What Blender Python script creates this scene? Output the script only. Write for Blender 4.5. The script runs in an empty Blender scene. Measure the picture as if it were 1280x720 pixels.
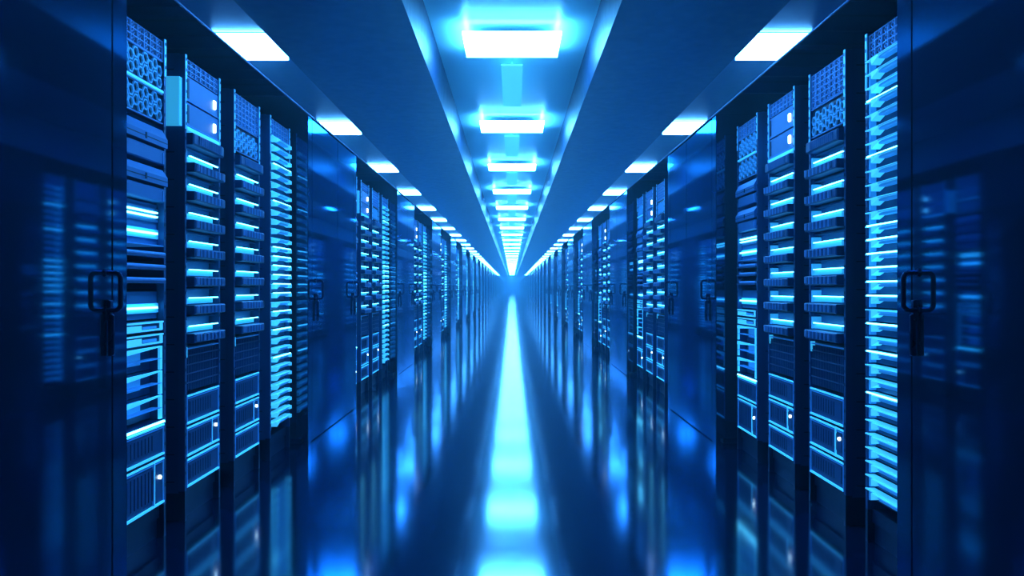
import bpy, math
from mathutils import Vector, Matrix

C = bpy.context.scene.collection
F = 1016.0                      # focal length in pixels of the 1280 wide frame
EYE = 1.086                      # height of the camera
W = 1.415                       # aisle centre to cabinet door plane
WR = 1.52                       # aisle centre to rack front plane
WB = 2.62                       # aisle centre to the wall behind the racks
ZC = EYE + 2.57                 # underside of the ceiling panels and lamps
ZR = 2.296                      # underside of the roof over the rack rows
Y_END = 166.0
Y_BACK = -2.6
PERIOD = 4.39                   # one opening plus one cabinet
BAY0, BAY1 = 2.99, 5.64         # first opening along the aisle
NBAY = 37
N_DETAIL = 3                    # openings whose racks are built with parts

# ------------------------------------------------------------------ materials
def mat(name, color, rough=.4, metal=0.0, emit=None, strength=0.0, spec=.5, sample=None, bump=None, streak=None):
    m = bpy.data.materials.new(name); m.use_nodes = True
    nt = m.node_tree; b = nt.nodes['Principled BSDF']
    b.inputs['Base Color'].default_value = (*color, 1)
    b.inputs['Roughness'].default_value = rough
    b.inputs['Metallic'].default_value = metal
    b.inputs['Specular IOR Level'].default_value = spec
    b.inputs['Specular Tint'].default_value = (.22, .60, 1.0, 1)
    if emit:
        b.inputs['Emission Color'].default_value = (*emit, 1)
        b.inputs['Emission Strength'].default_value = strength
    tc = nt.nodes.new('ShaderNodeTexCoord')
    nz = nt.nodes.new('ShaderNodeTexNoise'); nz.inputs['Scale'].default_value = 9.0
    nt.links.new(tc.outputs['Object'], nz.inputs['Vector'])
    mr = nt.nodes.new('ShaderNodeMapRange')
    mr.inputs['To Min'].default_value = max(0.0, rough * .85); mr.inputs['To Max'].default_value = min(1.0, rough * 1.15)
    nt.links.new(nz.outputs['Fac'], mr.inputs['Value'])
    nt.links.new(mr.outputs['Result'], b.inputs['Roughness'])
    if bump:
        nb = nt.nodes.new('ShaderNodeTexNoise'); nb.inputs['Scale'].default_value = bump[0]
        nt.links.new(tc.outputs['Object'], nb.inputs['Vector'])
        bp = nt.nodes.new('ShaderNodeBump'); bp.inputs['Strength'].default_value = bump[1]; bp.inputs['Distance'].default_value = .01
        nt.links.new(nb.outputs['Fac'], bp.inputs['Height'])
        nt.links.new(bp.outputs['Normal'], b.inputs['Normal'])
    if sample: m.cycles.emission_sampling = sample
    return m

LAMP_COL = (.085, .42, 1.0)
M = {
 'lamp':    mat('lamp_diffuser', (.6, .8, .9), .4, emit=LAMP_COL, strength=62.0),
 'conduit': mat('conduit_painted_glow', (.3, .7, .9), .4, emit=(.06, .58, .9), strength=.9, sample='NONE'),  # emission puts lamp light into the conduit plates and hanger rods
 'housing': mat('lamp_housing', (.7, .9, 1.0), .4, 0),
 'floor':   mat('polished_floor', (.0015, .005, .02), .105, 0, spec=.9),
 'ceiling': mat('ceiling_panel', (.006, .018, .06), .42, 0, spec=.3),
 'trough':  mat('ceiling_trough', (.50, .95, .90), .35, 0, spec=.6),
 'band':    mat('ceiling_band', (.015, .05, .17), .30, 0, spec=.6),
 'wall':    mat('dark_wall', (.006, .022, .09), .5, 0),
 'endwall': mat('end_wall', (.01, .06, .25), .6, 0),
 'door':    mat('gloss_door', (.040, .100, .185), .05, .9, spec=.5),
 'post':    mat('cabinet_edge', (.038, .095, .178), .06, .9, spec=.5),
 'seam':    mat('seam_black', (.001, .003, .012), .6),
 'handle':  mat('handle_metal', (.006, .02, .07), .28, .6),
 'rail':    mat('rack_rail_painted_light', (.16, .60, .95), .35, .2, emit=(.03, .36, .80), strength=.30, sample='NONE'),  # lamp light on the post tops, put into colour and emission
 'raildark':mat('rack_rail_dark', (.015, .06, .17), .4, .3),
 'body':    mat('server_body', (.035, .135, .34), .42, .2),
 'bodyd':   mat('server_body_dark', (.013, .052, .150), .45, .1),
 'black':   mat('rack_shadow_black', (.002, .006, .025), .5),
 'grille':  mat('grille_metal', (.06, .25, .58), .4, .3, emit=(.012, .08, .25), strength=.45, sample='NONE'),  # faint emission stands in for light on the grille metal
 'grille2': mat('grille_bright', (.10, .40, .75), .4, .3, emit=(.015, .17, .42), strength=.42, sample='NONE'),  # same painted-in light, stronger, for the honeycomb rings
 'led':     mat('led_line', (.5, .9, 1), .4, emit=(.12, .74, 1.0), strength=8.0),
 'trim':    mat('cyan_trim', (.2, .8, 1), .4, emit=(.04, .48, .84), strength=.8, sample='NONE'),
 'trimdim': mat('cyan_trim_dim', (.05, .3, .7), .4, emit=(.01, .12, .42), strength=.45, sample='NONE'),
 'fin':     mat('cyan_fin', (.2, .7, .9), .4, emit=(.06, .58, .92), strength=.62, sample='NONE'),
 'finmid':  mat('cyan_fin_inset', (.06, .35, .75), .4, emit=(.014, .18, .52), strength=.55, sample='NONE'),
 'patch':   mat('led_spill_glow', (.1, .5, .9), .4, emit=(.03, .38, .78), strength=.5, sample='NONE'),  # emission stands in for LED light spilling into the recess
 'glow':    mat('side_panel_painted_light', (.1, .5, .9), .4, emit=(.03, .40, .78), strength=.8, sample='NONE'),  # emission stands in for light falling on the server side
 'white':   mat('white_indicator', (.9, 1, 1), .4, emit=(.72, .95, 1.0), strength=9.0),
}
M['floor'].node_tree.nodes['Principled BSDF'].inputs['IOR'].default_value = 1.9
MI = list(M)

# ------------------------------------------------------------------ mesh building
class MB:
    def __init__(s): s.v = []; s.f = []; s.m = []
    def box(s, x0, x1, y0, y1, z0, z1, m):
        n = len(s.v)
        s.v += [(x0,y0,z0),(x1,y0,z0),(x1,y1,z0),(x0,y1,z0),(x0,y0,z1),(x1,y0,z1),(x1,y1,z1),(x0,y1,z1)]
        for q in ((3,2,1,0),(4,5,6,7),(0,1,5,4),(1,2,6,5),(2,3,7,6),(3,0,4,7)):
            s.f.append([n+i for i in q]); s.m.append(m)
        return s
    def cbox(s, x0, x1, y0, y1, z0, z1, m, c=.004):
        """box whose front edges (towards -y) are chamfered"""
        n = len(s.v)
        s.v += [(x0,y0+c,z0),(x1,y0+c,z0),(x1,y0+c,z1),(x0,y0+c,z1),
                (x0+c,y0,z0+c),(x1-c,y0,z0+c),(x1-c,y0,z1-c),(x0+c,y0,z1-c),
                (x0,y1,z0),(x1,y1,z0),(x1,y1,z1),(x0,y1,z1)]
        for q in ((4,5,6,7),(0,1,5,4),(1,2,6,5),(2,3,7,6),(3,0,4,7),(0,8,9,1),(1,9,10,2),(2,10,11,3),(3,11,8,0),(11,10,9,8)):
            s.f.append([n+i for i in q]); s.m.append(m)
        return s
    def prism(s, pts, y0, y1, m):
        """outline in x,z (counter-clockwise seen from -y) pushed from y0 to y1"""
        n = len(s.v); k = len(pts)
        s.v += [(x,y0,z) for x, z in pts] + [(x,y1,z) for x, z in pts]
        s.f.append([n+i for i in range(k)]); s.m.append(m)
        s.f.append([n+k+i for i in reversed(range(k))]); s.m.append(m)
        for i in range(k):
            j = (i+1) % k
            s.f.append([n+i, n+k+i, n+k+j, n+j]); s.m.append(m)
        return s
    def ring(s, cx, cz, r, t, y0, y1, m, k=6, a0=0.0):
        """hexagonal ring lying in the x,z plane"""
        n = len(s.v)
        for i in range(k):
            a = a0 + 2*math.pi*i/k; c, d = math.cos(a), math.sin(a)
            s.v += [(cx+c*r, y0, cz+d*r), (cx+c*(r-t), y0, cz+d*(r-t)), (cx+c*(r-t), y1, cz+d*(r-t)), (cx+c*r, y1, cz+d*r)]
        for i in range(k):
            a = n+4*i; b = n+4*((i+1) % k)
            s.f.append([a, b, b+1, a+1]); s.m.append(m)
            s.f.append([a+1, b+1, b+2, a+2]); s.m.append(m)
            s.f.append([a, a+3, b+3, b]); s.m.append(m)
        return s
    def tube(s, pts, r, m, k=10):
        n0 = len(s.v); P = [Vector(p) for p in pts]
        up = Vector((1, 0, 0))
        for i, p in enumerate(P):
            d = (P[min(i+1, len(P)-1)] - P[max(i-1, 0)]).normalized()
            a = up - d*up.dot(d)
            if a.length < 1e-4: a = Vector((0, 1, 0)) - d*d.y
            a.normalize(); b = d.cross(a)
            for j in range(k):
                t = 2*math.pi*j/k
                s.v.append(tuple(p + (a*math.cos(t) + b*math.sin(t))*r))
        for i in range(len(P)-1):
            for j in range(k):
                q = n0+i*k
                s.f.append([q+j, q+(j+1) % k, q+k+(j+1) % k, q+k+j]); s.m.append(m)
        s.f.append([n0+j for j in reversed(range(k))]); s.m.append(m)
        s.f.append([n0+(len(P)-1)*k+j for j in range(k)]); s.m.append(m)
        return s
    def add(s, o):
        n = len(s.v); s.v += o.v; s.f += [[n+i for i in q] for q in o.f]; s.m += o.m
        return s
    def mesh(s, name):
        me = bpy.data.meshes.new(name)
        me.from_pydata(s.v, [], s.f)
        used = sorted(set(s.m), key=MI.index)
        for u in used: me.materials.append(M[u])
        me.polygons.foreach_set('material_index', [used.index(x) for x in s.m])
        me.update()
        return me

def link(name, data=None, parent=None, loc=None, rz=None):
    o = bpy.data.objects.new(name, data); C.objects.link(o)
    if parent: o.parent = parent
    if loc: o.location = loc
    if rz is not None: o.rotation_euler = (0, 0, rz)
    return o
def tag(o, label=None, cat=None, group=None, kind=None):
    if label: o['label'] = label
    if cat: o['category'] = cat
    if group: o['group'] = group
    if kind: o['kind'] = kind
    return o
def struct(name, mb): return tag(link(name, mb.mesh(name)), kind='structure')

# ------------------------------------------------------------------ the room
WX = 4.3                        # aisle centre to the outer walls
struct('floor', MB().box(-WX-.1, WX+.1, Y_BACK-.1, Y_END+.1, -.1, 0, 'floor'))
TR, TH = .83, .12              # half width and rise of the central trough
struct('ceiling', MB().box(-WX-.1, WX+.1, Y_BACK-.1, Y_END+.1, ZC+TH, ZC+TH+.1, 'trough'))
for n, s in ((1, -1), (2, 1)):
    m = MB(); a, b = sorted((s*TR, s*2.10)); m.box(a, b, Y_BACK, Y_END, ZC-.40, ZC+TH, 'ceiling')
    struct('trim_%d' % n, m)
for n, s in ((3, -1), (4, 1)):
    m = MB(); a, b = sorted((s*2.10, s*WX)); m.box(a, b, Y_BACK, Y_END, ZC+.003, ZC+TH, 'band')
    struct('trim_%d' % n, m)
for n, s in ((5, -1), (6, 1)):                       # the roof over each row of racks
    m = MB(); a, b = sorted((s*W, s*(WB-.001))); m.box(a, b, Y_BACK, Y_END-.01, ZR-.008, ZR+.002, 'post')
    a, b = sorted((s*(W-.006), s*W)); m.box(a, b, Y_BACK, Y_END-.01, ZR-.006, ZR+.001, 'raildark')
    struct('trim_%d' % n, m)
for nm, s in (('left', -1), ('right', 1)):
    m = MB(); a, b = sorted((s*WB, s*WX)); m.box(a, b, Y_BACK, Y_END, 0, ZR+.002, 'wall')
    a, b = sorted((s*WX, s*(WX+.1))); m.box(a, b, Y_BACK, Y_END, 0, ZC+TH, 'wall')
    struct('wall_' + nm, m)
struct('wall_back', MB().box(-WX-.1, WX+.1, Y_BACK-.1, Y_BACK, 0, ZC+TH, 'wall'))
e = MB().box(-WX-.1, WX+.1, Y_END, Y_END+.1, 0, ZC+TH, 'endwall')
e.box(-1.3, 1.3, Y_END-.05, Y_END, 0, 2.3, 'wall')
struct('wall_far', e)

# ------------------------------------------------------------------ lamps
ORD = ['nearest', 'second nearest', 'third nearest', 'fourth nearest', 'fifth nearest', 'sixth nearest', 'seventh nearest', 'eighth nearest', 'ninth nearest', 'tenth nearest']
LP, LL, LY0 = 4.39, .86, 8.20
NL = int((Y_END - LY0 - 1)/LP) + 1
LH = .504
dm = MB().cbox(-LH, LH, -LL/2, LL/2, 0, .022, 'lamp', .004).mesh('diffuser')
hm = MB().box(-LH+.045, LH-.045, -LL/2+.045, LL/2-.045, .022, .032, 'housing').box(-.10, .10, -.16, .16, .032, .05, 'housing')
for x in (-.08, .08): hm.tube([(x, 0, .05), (x, 0, TH)], .005, 'conduit', 8)
hm = hm.mesh('housing')
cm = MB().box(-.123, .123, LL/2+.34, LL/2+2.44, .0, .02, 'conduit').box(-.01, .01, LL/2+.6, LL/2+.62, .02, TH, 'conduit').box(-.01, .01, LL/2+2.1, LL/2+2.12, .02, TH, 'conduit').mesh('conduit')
SH = .272                      # half width of a flush lamp
sm = MB().cbox(-SH+.003, SH-.003, -LL/2, LL/2, -.030, .003, 'lamp', .004).mesh('diffuser')
fm = MB()
for a, b in ((-SH, -SH+.003), (SH-.003, SH)): fm.box(a, b, -LL/2-.01, LL/2+.01, -.002, .003, 'housing')
for a, b in ((-LL/2-.01, -LL/2), (LL/2, LL/2+.01)): fm.box(-SH, SH, a, b, -.002, .003, 'housing')
fm = fm.mesh('frame')
def lamp_label(k, row, unit):
    if k < 0: return 'bright white-blue %s in the %s, just above the camera' % (unit, row)
    if k < 10: return 'glowing white-blue %s, %s in the %s' % (unit, ORD[k], row)
    return 'tiny distant white-blue %s in the %s, past the ten nearest' % (unit, row)
for k in range(-1, NL):
    y = LY0 + LP*k + LL/2
    t = link('ceiling_lamp', None, None, (0, y, ZC))
    tag(t, lamp_label(k, 'central ceiling row', 'wide hanging lamp'), 'lamp', 'hanging lamps down the middle of the ceiling')
    link('diffuser', dm, t); link('housing', hm, t)
    if y + 4.4 < Y_END: tag(link('conduit', cm, t), 'narrow cyan conduit plate with painted-in glow')
    for s, nm in ((-1, 'left'), (1, 'right')):
        t = link('recessed_lamp', None, None, (s*(2.488+SH), y, ZC))
        tag(t, lamp_label(k, nm + ' ceiling edge row', 'square flush lamp'), 'lamp', 'flush lamps along the %s edge of the ceiling' % nm)
        link('diffuser', sm, t); link('frame', fm, t)

# ------------------------------------------------------------------ closed cabinets
CL = PERIOD - (BAY1 - BAY0)     # length of a cabinet along the aisle
CH = ZR - .010
CD = WB - W - .02
EP = .115
def door_mb(x0, x1):
    d = MB().cbox(x0, x1, .0, .03, .004, CH-.006, 'door', .004)
    return d
def handle_mb():
    h = MB(); r = .0085; z0, z1, d, q = -.065, .065, -.052, .02
    pts = [(0, .0, z1), (0, d+q, z1)]
    for i in range(1, 6): a = i/6*math.pi/2; pts.append((0, d+q-q*math.sin(a), z1-q+q*math.cos(a)))
    pts.append((0, d, z1-q)); pts.append((0, d, z0+q))
    for i in range(1, 6): a = i/6*math.pi/2; pts.append((0, d+q-q*math.cos(a), z0+q-q*math.sin(a)))
    pts += [(0, d+q, z0), (0, 0, z0)]
    h.tube(pts, r, 'handle')
    for z in (z0, z1): h.tube([(0, 0, z), (0, -.006, z)], .014, 'handle', 12)
    return h
def lever_mb():
    h = MB()
    h.cbox(-.013, .013, -.016, 0, -.05, .02, 'handle', .004)
    h.cbox(-.009, .009, -.024, -.006, -.175, -.03, 'handle', .005)
    return h
hd_me, lv_me = handle_mb().mesh('handle'), lever_mb().mesh('latch_lever')
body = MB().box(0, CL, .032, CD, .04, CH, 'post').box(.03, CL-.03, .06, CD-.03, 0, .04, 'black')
body_me = body.mesh('cabinet_body')
edge_me = MB().cbox(0, EP-.004, 0, .032, .0, CH, 'post', .004).mesh('edge_post')
MID = .955
dA_me, dB_me = door_mb(EP, MID-.003).mesh('door'), door_mb(MID+.003, CL-EP).mesh('door')
kick_me = MB().box(EP, CL-EP, .012, .032, 0, .004, 'black').mesh('kick_plate')
def cabinet(side, k, yn):
    """yn: near end of the cabinet along the aisle; side -1 left, 1 right"""
    # local x runs to the viewer's right when facing the doors, local -y faces the aisle
    if side < 0: o = link('closed_cabinet', None, None, (-W, yn, 0), math.pi/2)
    else: o = link('closed_cabinet', None, None, (W, yn+CL, 0), -math.pi/2)
    nm = 'left' if side < 0 else 'right'
    if k == 0: lb = 'dark glossy closed cabinet at the %s edge of the picture, nearest the camera' % nm
    elif k < 8: lb = 'glossy blue closed cabinet on the %s side, %s between rack openings' % (nm, ORD[k-1])
    else: lb = 'narrow distant closed cabinet far down the %s side of the aisle' % nm
    tag(o, lb, 'cabinet', 'closed cabinets along the %s side' % nm)
    flip = side > 0
    def put(name, me, x=0, z=0, parent=o, mirror=False):
        c = link(name, me, parent, (x, 0, z))
        if mirror: c.location = (CL - x, 0, z); c.scale = (-1, 1, 1)
        return c
    put('cabinet_body', body_me)
    put('edge_post', edge_me); put('edge_post', edge_me, CL-EP+.004)
    a = put('door', dA_me, mirror=flip); b = put('door', dB_me, mirror=flip); put('kick_plate', kick_me)
    if k < 8:
        for d, x in ((a, EP+.10), (b, CL-EP-.045)):
            link('handle', hd_me, d, (x, 0, EYE-.012))
            link('latch_lever', lv_me, d, (x+.012, 0, EYE-.062))
    return o

# ------------------------------------------------------------------ server racks
def Z(r): return 1.098 - WR*r     # height for a ratio measured on the rack plane
PX = .228                       # half width of a rack
PO = .020                       # width of a post
IX = PX - PO - .002             # half width inside the posts
ZT, ZB = Z(-.70), .10

def post_mb(x0, top, m, dark=False):
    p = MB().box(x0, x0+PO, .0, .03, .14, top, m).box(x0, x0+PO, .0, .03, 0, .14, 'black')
    z = top - .03
    while z > .2:
        p.box(x0+.006, x0+.014, -.0012, .0, z-.007, z+.007, 'black'); z -= .06
    return p
def part(name, mb, kids=(), label=None, stuff=False): return (name, mb, kids, label)

def grid_panel(r0, r1):
    """small perforated blanking panel: square cells with a diagonal cross"""
    z1, z0 = Z(r0), Z(r1)
    p = MB().box(-IX, IX, .012, .04, z0, z1, 'black')
    rows = 3; ch = (z1-z0)/rows; cols = 7; cw = 2*IX/cols
    for i in range(cols+1): x = -IX + i*cw; p.box(max(x-.003, -IX), min(x+.003, IX), .004, .012, z0, z1, 'grille')
    for j in range(rows+1): z = z0 + j*ch; p.box(-IX, IX, .005, .012, max(z-.002, z0), min(z+.002, z1), 'grille')
    for i in range(cols):
        for j in range(rows):
            p.ring(-IX+(i+.5)*cw, z0+(j+.5)*ch, min(cw, ch)*.42, .003, .008, .012, 'grille', 4, 0)
    return p
def hex_panel(r0, r1, m='grille2', rad=.0255):
    z1, z0 = Z(r0), Z(r1)
    p = MB().box(-IX, IX, .012, .04, z0, z1, 'black')
    fr = .004
    for a, b in ((z0, z0+fr), (z1-fr, z1)): p.box(-IX, IX, .003, .012, a, b, 'grille')
    dx = rad*1.72; dz = rad*1.98; i = 0
    x = -IX + rad + .004
    while x < IX - rad:
        z = z0 + rad + (.006 if i % 2 == 0 else dz/2)
        while z < z1 - rad*.8:
            p.ring(x, z, rad, .006, .004, .012, m); z += dz
        x += dx; i += 1
    return p
def base_box(r0, r1, comp=False):
    """bottom case: dark face inside bright cyan edges"""
    z1, z0 = Z(r0), Z(r1)
    p = MB().cbox(-IX, IX, .004, .55, z0+.004, z1-.004, 'bodyd', .004)
    p.box(-IX+.03, IX-.03, .001, .004, z0+.03, z1-.03, 'bodyd')
    for i in range(9): x = -IX+.04+i*.032; p.box(x, x+.004, -.001, .001, z0+.035, z1-.035, 'black')
    e = MB().box(-IX, IX, -.004, .004, z0, z0+.009, 'trim').box(-IX, IX, -.004, .004, z1-.009, z1-.002, 'trim')
    e.box(-IX, IX, .0, .006, z1-.020, z1-.016, 'trimdim')
    e.box(IX-.005, IX, -.002, .004, z0, z1, 'trimdim').box(-IX, -IX+.005, -.002, .004, z0, z1, 'trimdim')
    kids = [('edge_trim', e, 'glowing cyan edge trim')]
    if comp:
        x = IX - .095
        e.box(x, x+.004, -.003, .004, z0, z1, 'trim').box(x-.007, x-.004, -.003, .004, z0, z1, 'trimdim')
        kids.append(('indicator_light', MB().tube([(x+.05, -.007, (z0+z1)/2+.02), (x+.05, .004, (z0+z1)/2+.02)], .008, 'white', 12), 'small white light'))
    return part('server_case', p, kids)
def row_unit(r):
    """recess with LED spill put in as glow and one LED line above a ribbed drawer that sticks out"""
    z = Z(r)
    p = MB().box(-IX, IX, .05, .6, z-.082, z+.046, 'body')                    # recessed back face and chassis
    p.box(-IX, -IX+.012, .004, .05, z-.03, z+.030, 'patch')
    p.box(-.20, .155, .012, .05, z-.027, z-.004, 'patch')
    p.box(-IX, IX, .02, .05, z+.040, z+.046, 'bodyd')
    led = MB().box(-.168, .196, -.002, .006, z-.0024, z+.0024, 'led')
    d = MB().cbox(-.195, IX, -.036, .05, z-.078, z-.034, 'bodyd', .005)
    for i in range(18): x = -.13 + i*.0165; d.box(x, x+.006, -.040, -.036, z-.073, z-.039, 'grille' if i % 3 == 0 else 'body')
    d.box(-.178, -.174, -.043, -.036, z-.07, z-.04, 'grille').box(-.164, -.160, -.043, -.036, z-.07, z-.04, 'grille')
    d.box(-.178, -.160, -.043, -.036, z-.040, z-.037, 'grille')
    return part('server_unit', p, [('led_strip', led, 'bright cyan light line'), ('drawer', d, 'dark ribbed drawer front')])
def top_unit(r0, r1):
    z1, z0 = Z(r0), Z(r1)
    d = MB().cbox(-.195, IX, -.03, .5, z0+.004, z1-.004, 'bodyd', .007)
    for i in range(18): x = -.13 + i*.0165; d.box(x, x+.006, -.034, -.03, z0+.012, z1-.012, 'body')
    return part('server_unit', d)
def vent_block(r0, r1):
    z1, z0 = Z(r0), Z(r1)
    p = MB().box(-IX, IX, .02, .5, z0, z1, 'black')
    p.box(-IX, IX, .0, .02, z1-.012, z1-.007, 'trimdim').box(-IX, -IX+.008, .0, .02, z1-.05, z1, 'trim')
    for i in range(20): x = -IX + .01 + i*.0205; p.box(x, x+.008, .006, .02, z0+.004, z1-.02, 'bodyd')
    for j in range(4): z = z0 + (j+1)*(z1-z0)/5; p.box(-IX, IX, .003, .006, z-.003, z+.003, 'bodyd')
    return part('vent_grille', p)
def lit_server(r0, r1, side=False):
    z1, z0 = Z(r0), Z(r1); x = .145
    p = MB().cbox(-IX, IX, .002, .55, z0+.002, z1-.002, 'body', .004)
    p.box(-IX+.010, -IX+.028, -.001, .002, z0+.014, z1-.014, 'black')
    p.box(-IX, IX, -.002, .002, z0, z0+.003, 'grille')
    l = MB().cbox(x-.009, x+.009, -.007, .002, (z0+z1)/2-.026, (z0+z1)/2+.018, 'white', .004)
    return part('server_unit', p, [('indicator_light', l, 'white vertical light')])

def frame_parts(bright_to):
    L = []
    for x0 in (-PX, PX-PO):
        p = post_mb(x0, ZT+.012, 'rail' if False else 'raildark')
        p.box(x0+.001, x0+PO-.001, -.003, .0, bright_to, ZT+.012, 'rail')  # brighter overlay paints lamp light onto the post top
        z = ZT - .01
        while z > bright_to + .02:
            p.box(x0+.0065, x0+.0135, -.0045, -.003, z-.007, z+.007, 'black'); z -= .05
        L.append(part('post', p, (), 'perforated steel post, lamp light painted on its top'))
        L.append(part('post', MB().box(x0, x0+PO, .87, .90, 0, ZT, 'raildark')))
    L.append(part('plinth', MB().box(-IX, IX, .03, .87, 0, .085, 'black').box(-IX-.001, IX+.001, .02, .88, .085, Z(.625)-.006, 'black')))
    for sg in (-1, 1):
        s = MB(); x = sg*(PX-.010)
        for j in range(16):
            z = .13 + j*.128; s.box(x-.006, x+.006, .03, .87, z, z+.1285, 'bodyd')
            s.box(x-.0075, x+.0075, .05, .85, z+.05, z+.056, 'black')
        L.append(part('side_panel', s))
    return L

def rack_B():
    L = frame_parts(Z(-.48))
    L.append(part('perforated_panel', grid_panel(-.70, -.652)))
    L.append(lit_server(-.648, -.569)); L.append(lit_server(-.567, -.493))
    L.append(part('light_shelf', MB().box(-IX, IX, -.004, .5, Z(-.478), Z(-.489), 'trim')))
    L.append(part('side_panel_painted_light', MB().box(-PX-.035, -PX-.004, .012, .55, Z(-.487), Z(-.634), 'glow')
                  .box(-PX-.004, -PX, .06, .5, Z(-.5), Z(-.62), 'bodyd'), (), 'flat cyan rack side panel with painted-in light'))
    L.append(top_unit(-.474, -.432))
    for i in range(7): L.append(row_unit(-.402 + i*.0882))
    L.append(vent_block(.190, .33))
    L += [base_box(.338, .428), base_box(.436, .527, True), base_box(.535, .622)]
    return L
def rack_C():
    L = frame_parts(Z(-.48))
    L.append(part('perforated_panel', grid_panel(-.70, -.646)))
    L.append(part('perforated_panel', grid_panel(-.644, -.592)))
    L.append(part('honeycomb_panel', hex_panel(-.588, -.492)))
    L.append(top_unit(-.478, -.436))
    for i in range(7): L.append(row_unit(-.406 + i*.0882))
    L.append(vent_block(.186, .33))
    L += [base_box(.338, .428), base_box(.436, .527, True), base_box(.535, .622)]
    return L
def chassis(r0, r1):
    """two-step case with a sloping lid"""
    z1, z0 = Z(r0), Z(r1); zm = z0 + (z1-z0)*.42
    p = MB()
    n = len(p.v)
    # sloping upper shell: deeper at its lower edge
    y0, y1 = -.016, .006
    p.v += [(-IX-.004, y0, zm+.012), (IX+.004, y0, zm+.012), (IX+.004, y0, zm+.05), (-IX-.004, y0, zm+.05),
            (-IX-.004, y1, z1-.004), (IX+.004, y1, z1-.004), (IX+.004, .5, z1-.004), (-IX-.004, .5, z1-.004),
            (-IX-.004, .5, zm+.012), (IX+.004, .5, zm+.012)]
    for q in ((0,1,2,3), (3,2,5,4), (4,5,6,7), (0,8,9,1), (0,3,4,7,8), (1,9,6,5,2), (7,6,9,8)):
        p.f.append([n+i for i in q]); p.m.append('body')
    p.box(-IX, IX, y0-.001, y0, zm+.030, zm+.034, 'black').box(-.006, .006, y0-.003, y0, zm+.022, zm+.046, 'black')
    p.cbox(-IX+.03, IX, -.008, .5, z0+.006, zm+.002, 'body', .005)
    p.box(IX-.03, IX-.024, -.011, -.008, z0+.01, zm-.01, 'grille')
    return part('server_unit', p)
def led_panel(r0, r1, leds):
    z1, z0 = Z(r0), Z(r1)
    p = MB().box(-IX, IX, .03, .5, z0, z1, 'body')
    kids = []
    for r, th in leds:
        z = Z(r)
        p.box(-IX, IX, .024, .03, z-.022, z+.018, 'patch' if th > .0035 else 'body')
        kids.append(('led_strip', MB().box(-IX, IX-.03, .012, .024, z-th, z+th, 'led'), 'bright cyan light line'))
    return part('server_unit', p, kids)
def tray(r):
    z = Z(r); p = MB()
    p.tube([(-.15, -.002, z), (IX, -.002, z)], .008, 'grille', 12)
    p.tube([(-.15, -.002, z), (-.185, .008, z+.012), (-IX, .03, z+.022)], .008, 'body', 10)
    p.box(-IX, IX, -.01, .45, z-.016, z-.006, 'bodyd')
    return part('cable_tray', p)
def slim(r0, r1):
    z1, z0 = Z(r0), Z(r1)
    p = MB().cbox(-IX, IX-.012, .0, .5, z0+.002, z1-.004, 'bodyd', .003)
    f = MB().box(-IX, IX-.014, -.006, .0, z1-.012, z1-.005, 'fin').box(-IX, -.01, -.003, .0, z0+.006, z1-.018, 'fin')
    f.box(.0, .13, -.002, .0, z0+.016, z1-.024, 'finmid').box(IX-.045, IX-.018, -.004, .0, z0+.006, z1-.012, 'fin').box(-.01, IX-.04, -.003, .0, z0+.006, z0+.014, 'fin')
    return part('server_unit', p, [('light_panel', f, 'cyan backlit front')])
def shelf(r, h):
    z = Z(r)
    p = MB().box(-IX, IX, .06, .5, z-h*.98, z-.002, 'bodyd').box(-.15, .10, .054, .06, z-h*.72, z-.014, 'finmid')
    w = MB().prism([(-IX, z-.022), (IX-.03, z-.004), (IX-.03, z), (-IX, z)], -.006, .004, 'trim')
    w.box(-IX, IX-.03, -.004, .04, z-h*.53, z-h*.50, 'trimdim').box(-IX, -IX+.006, -.004, .01, z-h*.9, z, 'trim')
    w.box(IX-.036, IX-.014, .0, .01, z-h*.97, z-.002, 'trim')
    return part('server_shelf', p, [('edge_trim', w, 'wedge-shaped glowing cyan edge')])
def rack_A():
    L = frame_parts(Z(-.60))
    L.append(part('perforated_panel', grid_panel(-.70, -.645)))
    L.append(part('honeycomb_panel', hex_panel(-.643, -.556)))
    L.append(part('light_shelf', MB().box(-IX, IX-.01, -.004, .3, Z(-.549), Z(-.555), 'trim')))
    L.append(part('honeycomb_panel', hex_panel(-.548, -.462)))
    L.append(chassis(-.446, -.338)); L.append(chassis(-.332, -.232))
    L.append(led_panel(-.230, -.115, [(-.205, .0035), (-.193, .0035), (-.146, .0045)]))
    L.append(part('light_shelf', MB().box(-IX, IX, .0, .3, Z(-.110), Z(-.113), 'trimdim')))
    for r in (-.088, -.053, -.016): L.append(tray(r))
    L.append(led_panel(.018, .094, [(.063, .0045)]))
    L.append(slim(.098, .131)); L.append(slim(.133, .168))
    for i in range(3): L.append(shelf(.172 + i*.070, .070*WR))
    L.append(part('light_shelf', MB().box(-IX, IX, -.006, .004, Z(.392), Z(.387), 'led').box(-IX, IX, .004, .3, Z(.3945), Z(.387), 'bodyd')))
    L += [base_box(.396, .484), base_box(.492, .622, True)]
    return L
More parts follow.
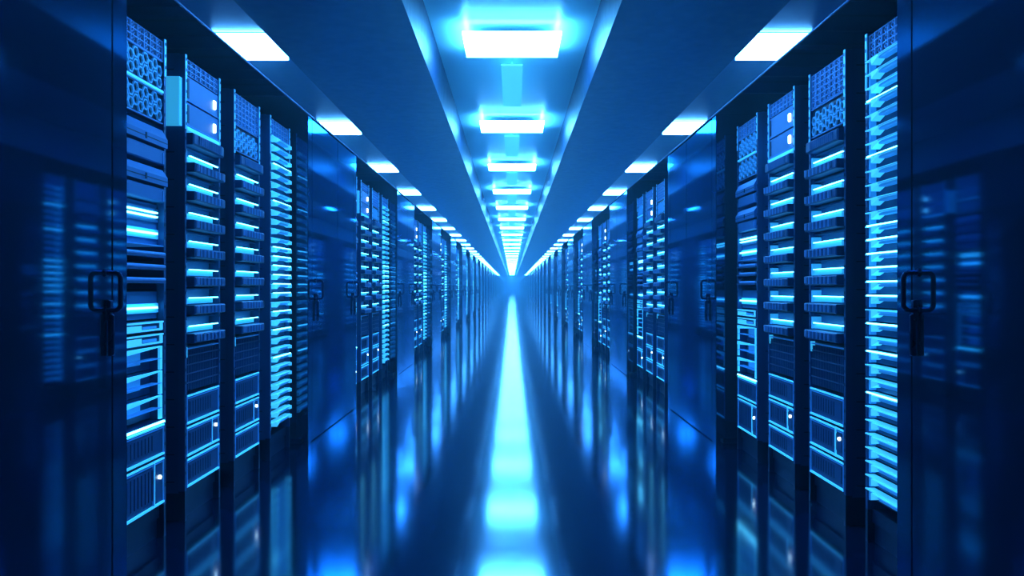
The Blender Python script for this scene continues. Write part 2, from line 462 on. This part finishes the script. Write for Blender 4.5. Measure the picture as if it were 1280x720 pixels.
def fin(z, lit):
    p = MB()
    p.box(-IX+.02, IX, .03, .5, z-.052, z-.004, 'bodyd')
    f = MB().prism([(-IX-.008, z-.005), (IX+.004, z-.005), (IX+.004, z), (-IX-.008, z)], -.008, .03, 'fin')
    f.prism([(-.135, z-.034), (-.115, z-.028), (-.070, z-.014), (-.05, z-.011), (.13, z-.011), (.150, z-.022), (IX+.004, z-.027), (IX+.004, z-.004), (-.135, z-.004)], -.018, .02, 'fin')
    f.box(-.070, .140, -.0192, -.018, z-.0105, z-.0060, 'finmid')
    f.box(-.075, .135, -.012, .02, z-.022, z-.011, 'finmid')
    f.box(-.205, -.190, .004, .03, z-.05, z-.005, 'finmid')
    kids = [('light_panel', f, 'cyan glowing fin')]
    if lit: kids.append(('led_strip', MB().box(-.190, IX+.004, -.013, -.008, z-.003, z+.003, 'led'), 'brighter light line'))
    return part('blade_server', p, kids)
def rack_D():
    L = frame_parts(Z(-.55))
    g = grid_panel(-.70, -.634)
    L.append(part('perforated_panel', g))
    n = 32; dz = (1.236*WR)/n
    for i in range(n): L.append(fin(Z(-.628) - i*dz, i in (3, 7, 12, 13, 14, 15, 16, 17, 19, 21, 24)))
    return L

DEFS = {'A': rack_A(), 'B': rack_B(), 'C': rack_C(), 'D': rack_D()}
MESH = {}
LOD = {}
for t, L in DEFS.items():
    allm = MB(); res = []
    for nm, mb, kids, lab in L:
        if nm == 'side_panels': nm = 'side_panel'
        res.append((nm, mb.mesh(nm), lab, [(kn, km.mesh(kn), kl) for kn, km, kl in kids]))
        allm.add(mb)
        for kn, km, kl in kids: allm.add(km)
    MESH[t] = res; LOD[t] = allm.mesh('server_rack')
LOOK = {
 'A': 'rack of mixed servers with curved trays',
 'B': 'rack with two upright white lights above ribbed drawers',
 'C': 'rack of ribbed drawers under a honeycomb panel',
 'D': 'rack packed with glowing cyan fins',
}
OPEN = ['nearest', 'second', 'third', 'fourth', 'fifth', 'sixth', 'seventh', 'eighth']
PITCH = .664
def rack(side, bay, i, t):
    yc = (BAY0+BAY1)/2 + bay*PERIOD
    off = .022 if side < 0 else -.052
    if side < 0: y = yc + off + (i-1.5)*PITCH; loc = (-WR, y, 0); rz = math.pi/2
    else: y = yc + off - (i-1.5)*PITCH; loc = (WR, y, 0); rz = -math.pi/2
    nm = 'left' if side < 0 else 'right'
    if bay < 8: lb = '%s, in the %s opening on the %s' % (LOOK[t], OPEN[bay], nm)
    else: lb = 'distant %s far down the %s side' % (LOOK[t].split(' with ')[0] if t in 'D' else {'A': 'rack of mixed servers', 'B': 'rack with two white lights', 'C': 'rack of lit drawers'}[t], nm)
    grp = 'server racks down the %s side of the aisle' % nm
    if bay < N_DETAIL:
        o = link('server_rack', None, None, loc, rz)
        for pn, me, lab, kids in MESH[t]:
            p = link(pn, me, o)
            if lab: p['label'] = lab
            for kn, km, kl in kids:
                c_ = link(kn, km, p)
                if kl: c_['label'] = kl
    else:
        o = link('server_rack', LOD[t], None, loc, rz)
    tag(o, lb, 'server rack', grp)

for side in (-1, 1):
    cabinet(side, 0, BAY0 - CL)
    for b in range(NBAY):
        for i, t in enumerate('ABCD'): rack(side, b, i, t)
        if BAY1 + b*PERIOD + CL < Y_END: cabinet(side, b+1, BAY1 + b*PERIOD)

# ------------------------------------------------------------------ haze and camera
w = bpy.data.worlds.new('world'); bpy.context.scene.world = w; w.use_nodes = True
nt = w.node_tree
nt.nodes['Background'].inputs['Color'].default_value = (0, 0, 0, 1)
nt.nodes['Background'].inputs['Strength'].default_value = 0
vs = nt.nodes.new('ShaderNodeVolumePrincipled')
vs.inputs['Color'].default_value = (.30, .75, 1.0, 1)
vs.inputs['Density'].default_value = .0075
vs.inputs['Anisotropy'].default_value = .75
nt.links.new(vs.outputs['Volume'], nt.nodes['World Output'].inputs['Volume'])

cam = bpy.data.cameras.new('camera'); co = bpy.data.objects.new('camera', cam); C.objects.link(co)
cam.sensor_width = 36; cam.lens = 36*F/1280; cam.clip_end = 300; cam.clip_start = .02
cam.shift_y = 0
co.location = (0, 0, EYE); co.rotation_euler = (math.pi/2, 0, 0)
sc = bpy.context.scene
sc.camera = co
sc.view_settings.view_transform = 'Standard'; sc.view_settings.look = 'None'
sc.view_settings.exposure = 0; sc.view_settings.gamma = 1; sc.view_settings.use_curve_mapping = False
sc.cycles.use_denoising = True
sc.cycles.max_bounces = 8; sc.cycles.glossy_bounces = 5; sc.cycles.diffuse_bounces = 3
sc.cycles.volume_bounces = 1
sc.cycles.sample_clamp_indirect = 6
sc.cycles.caustics_reflective = True
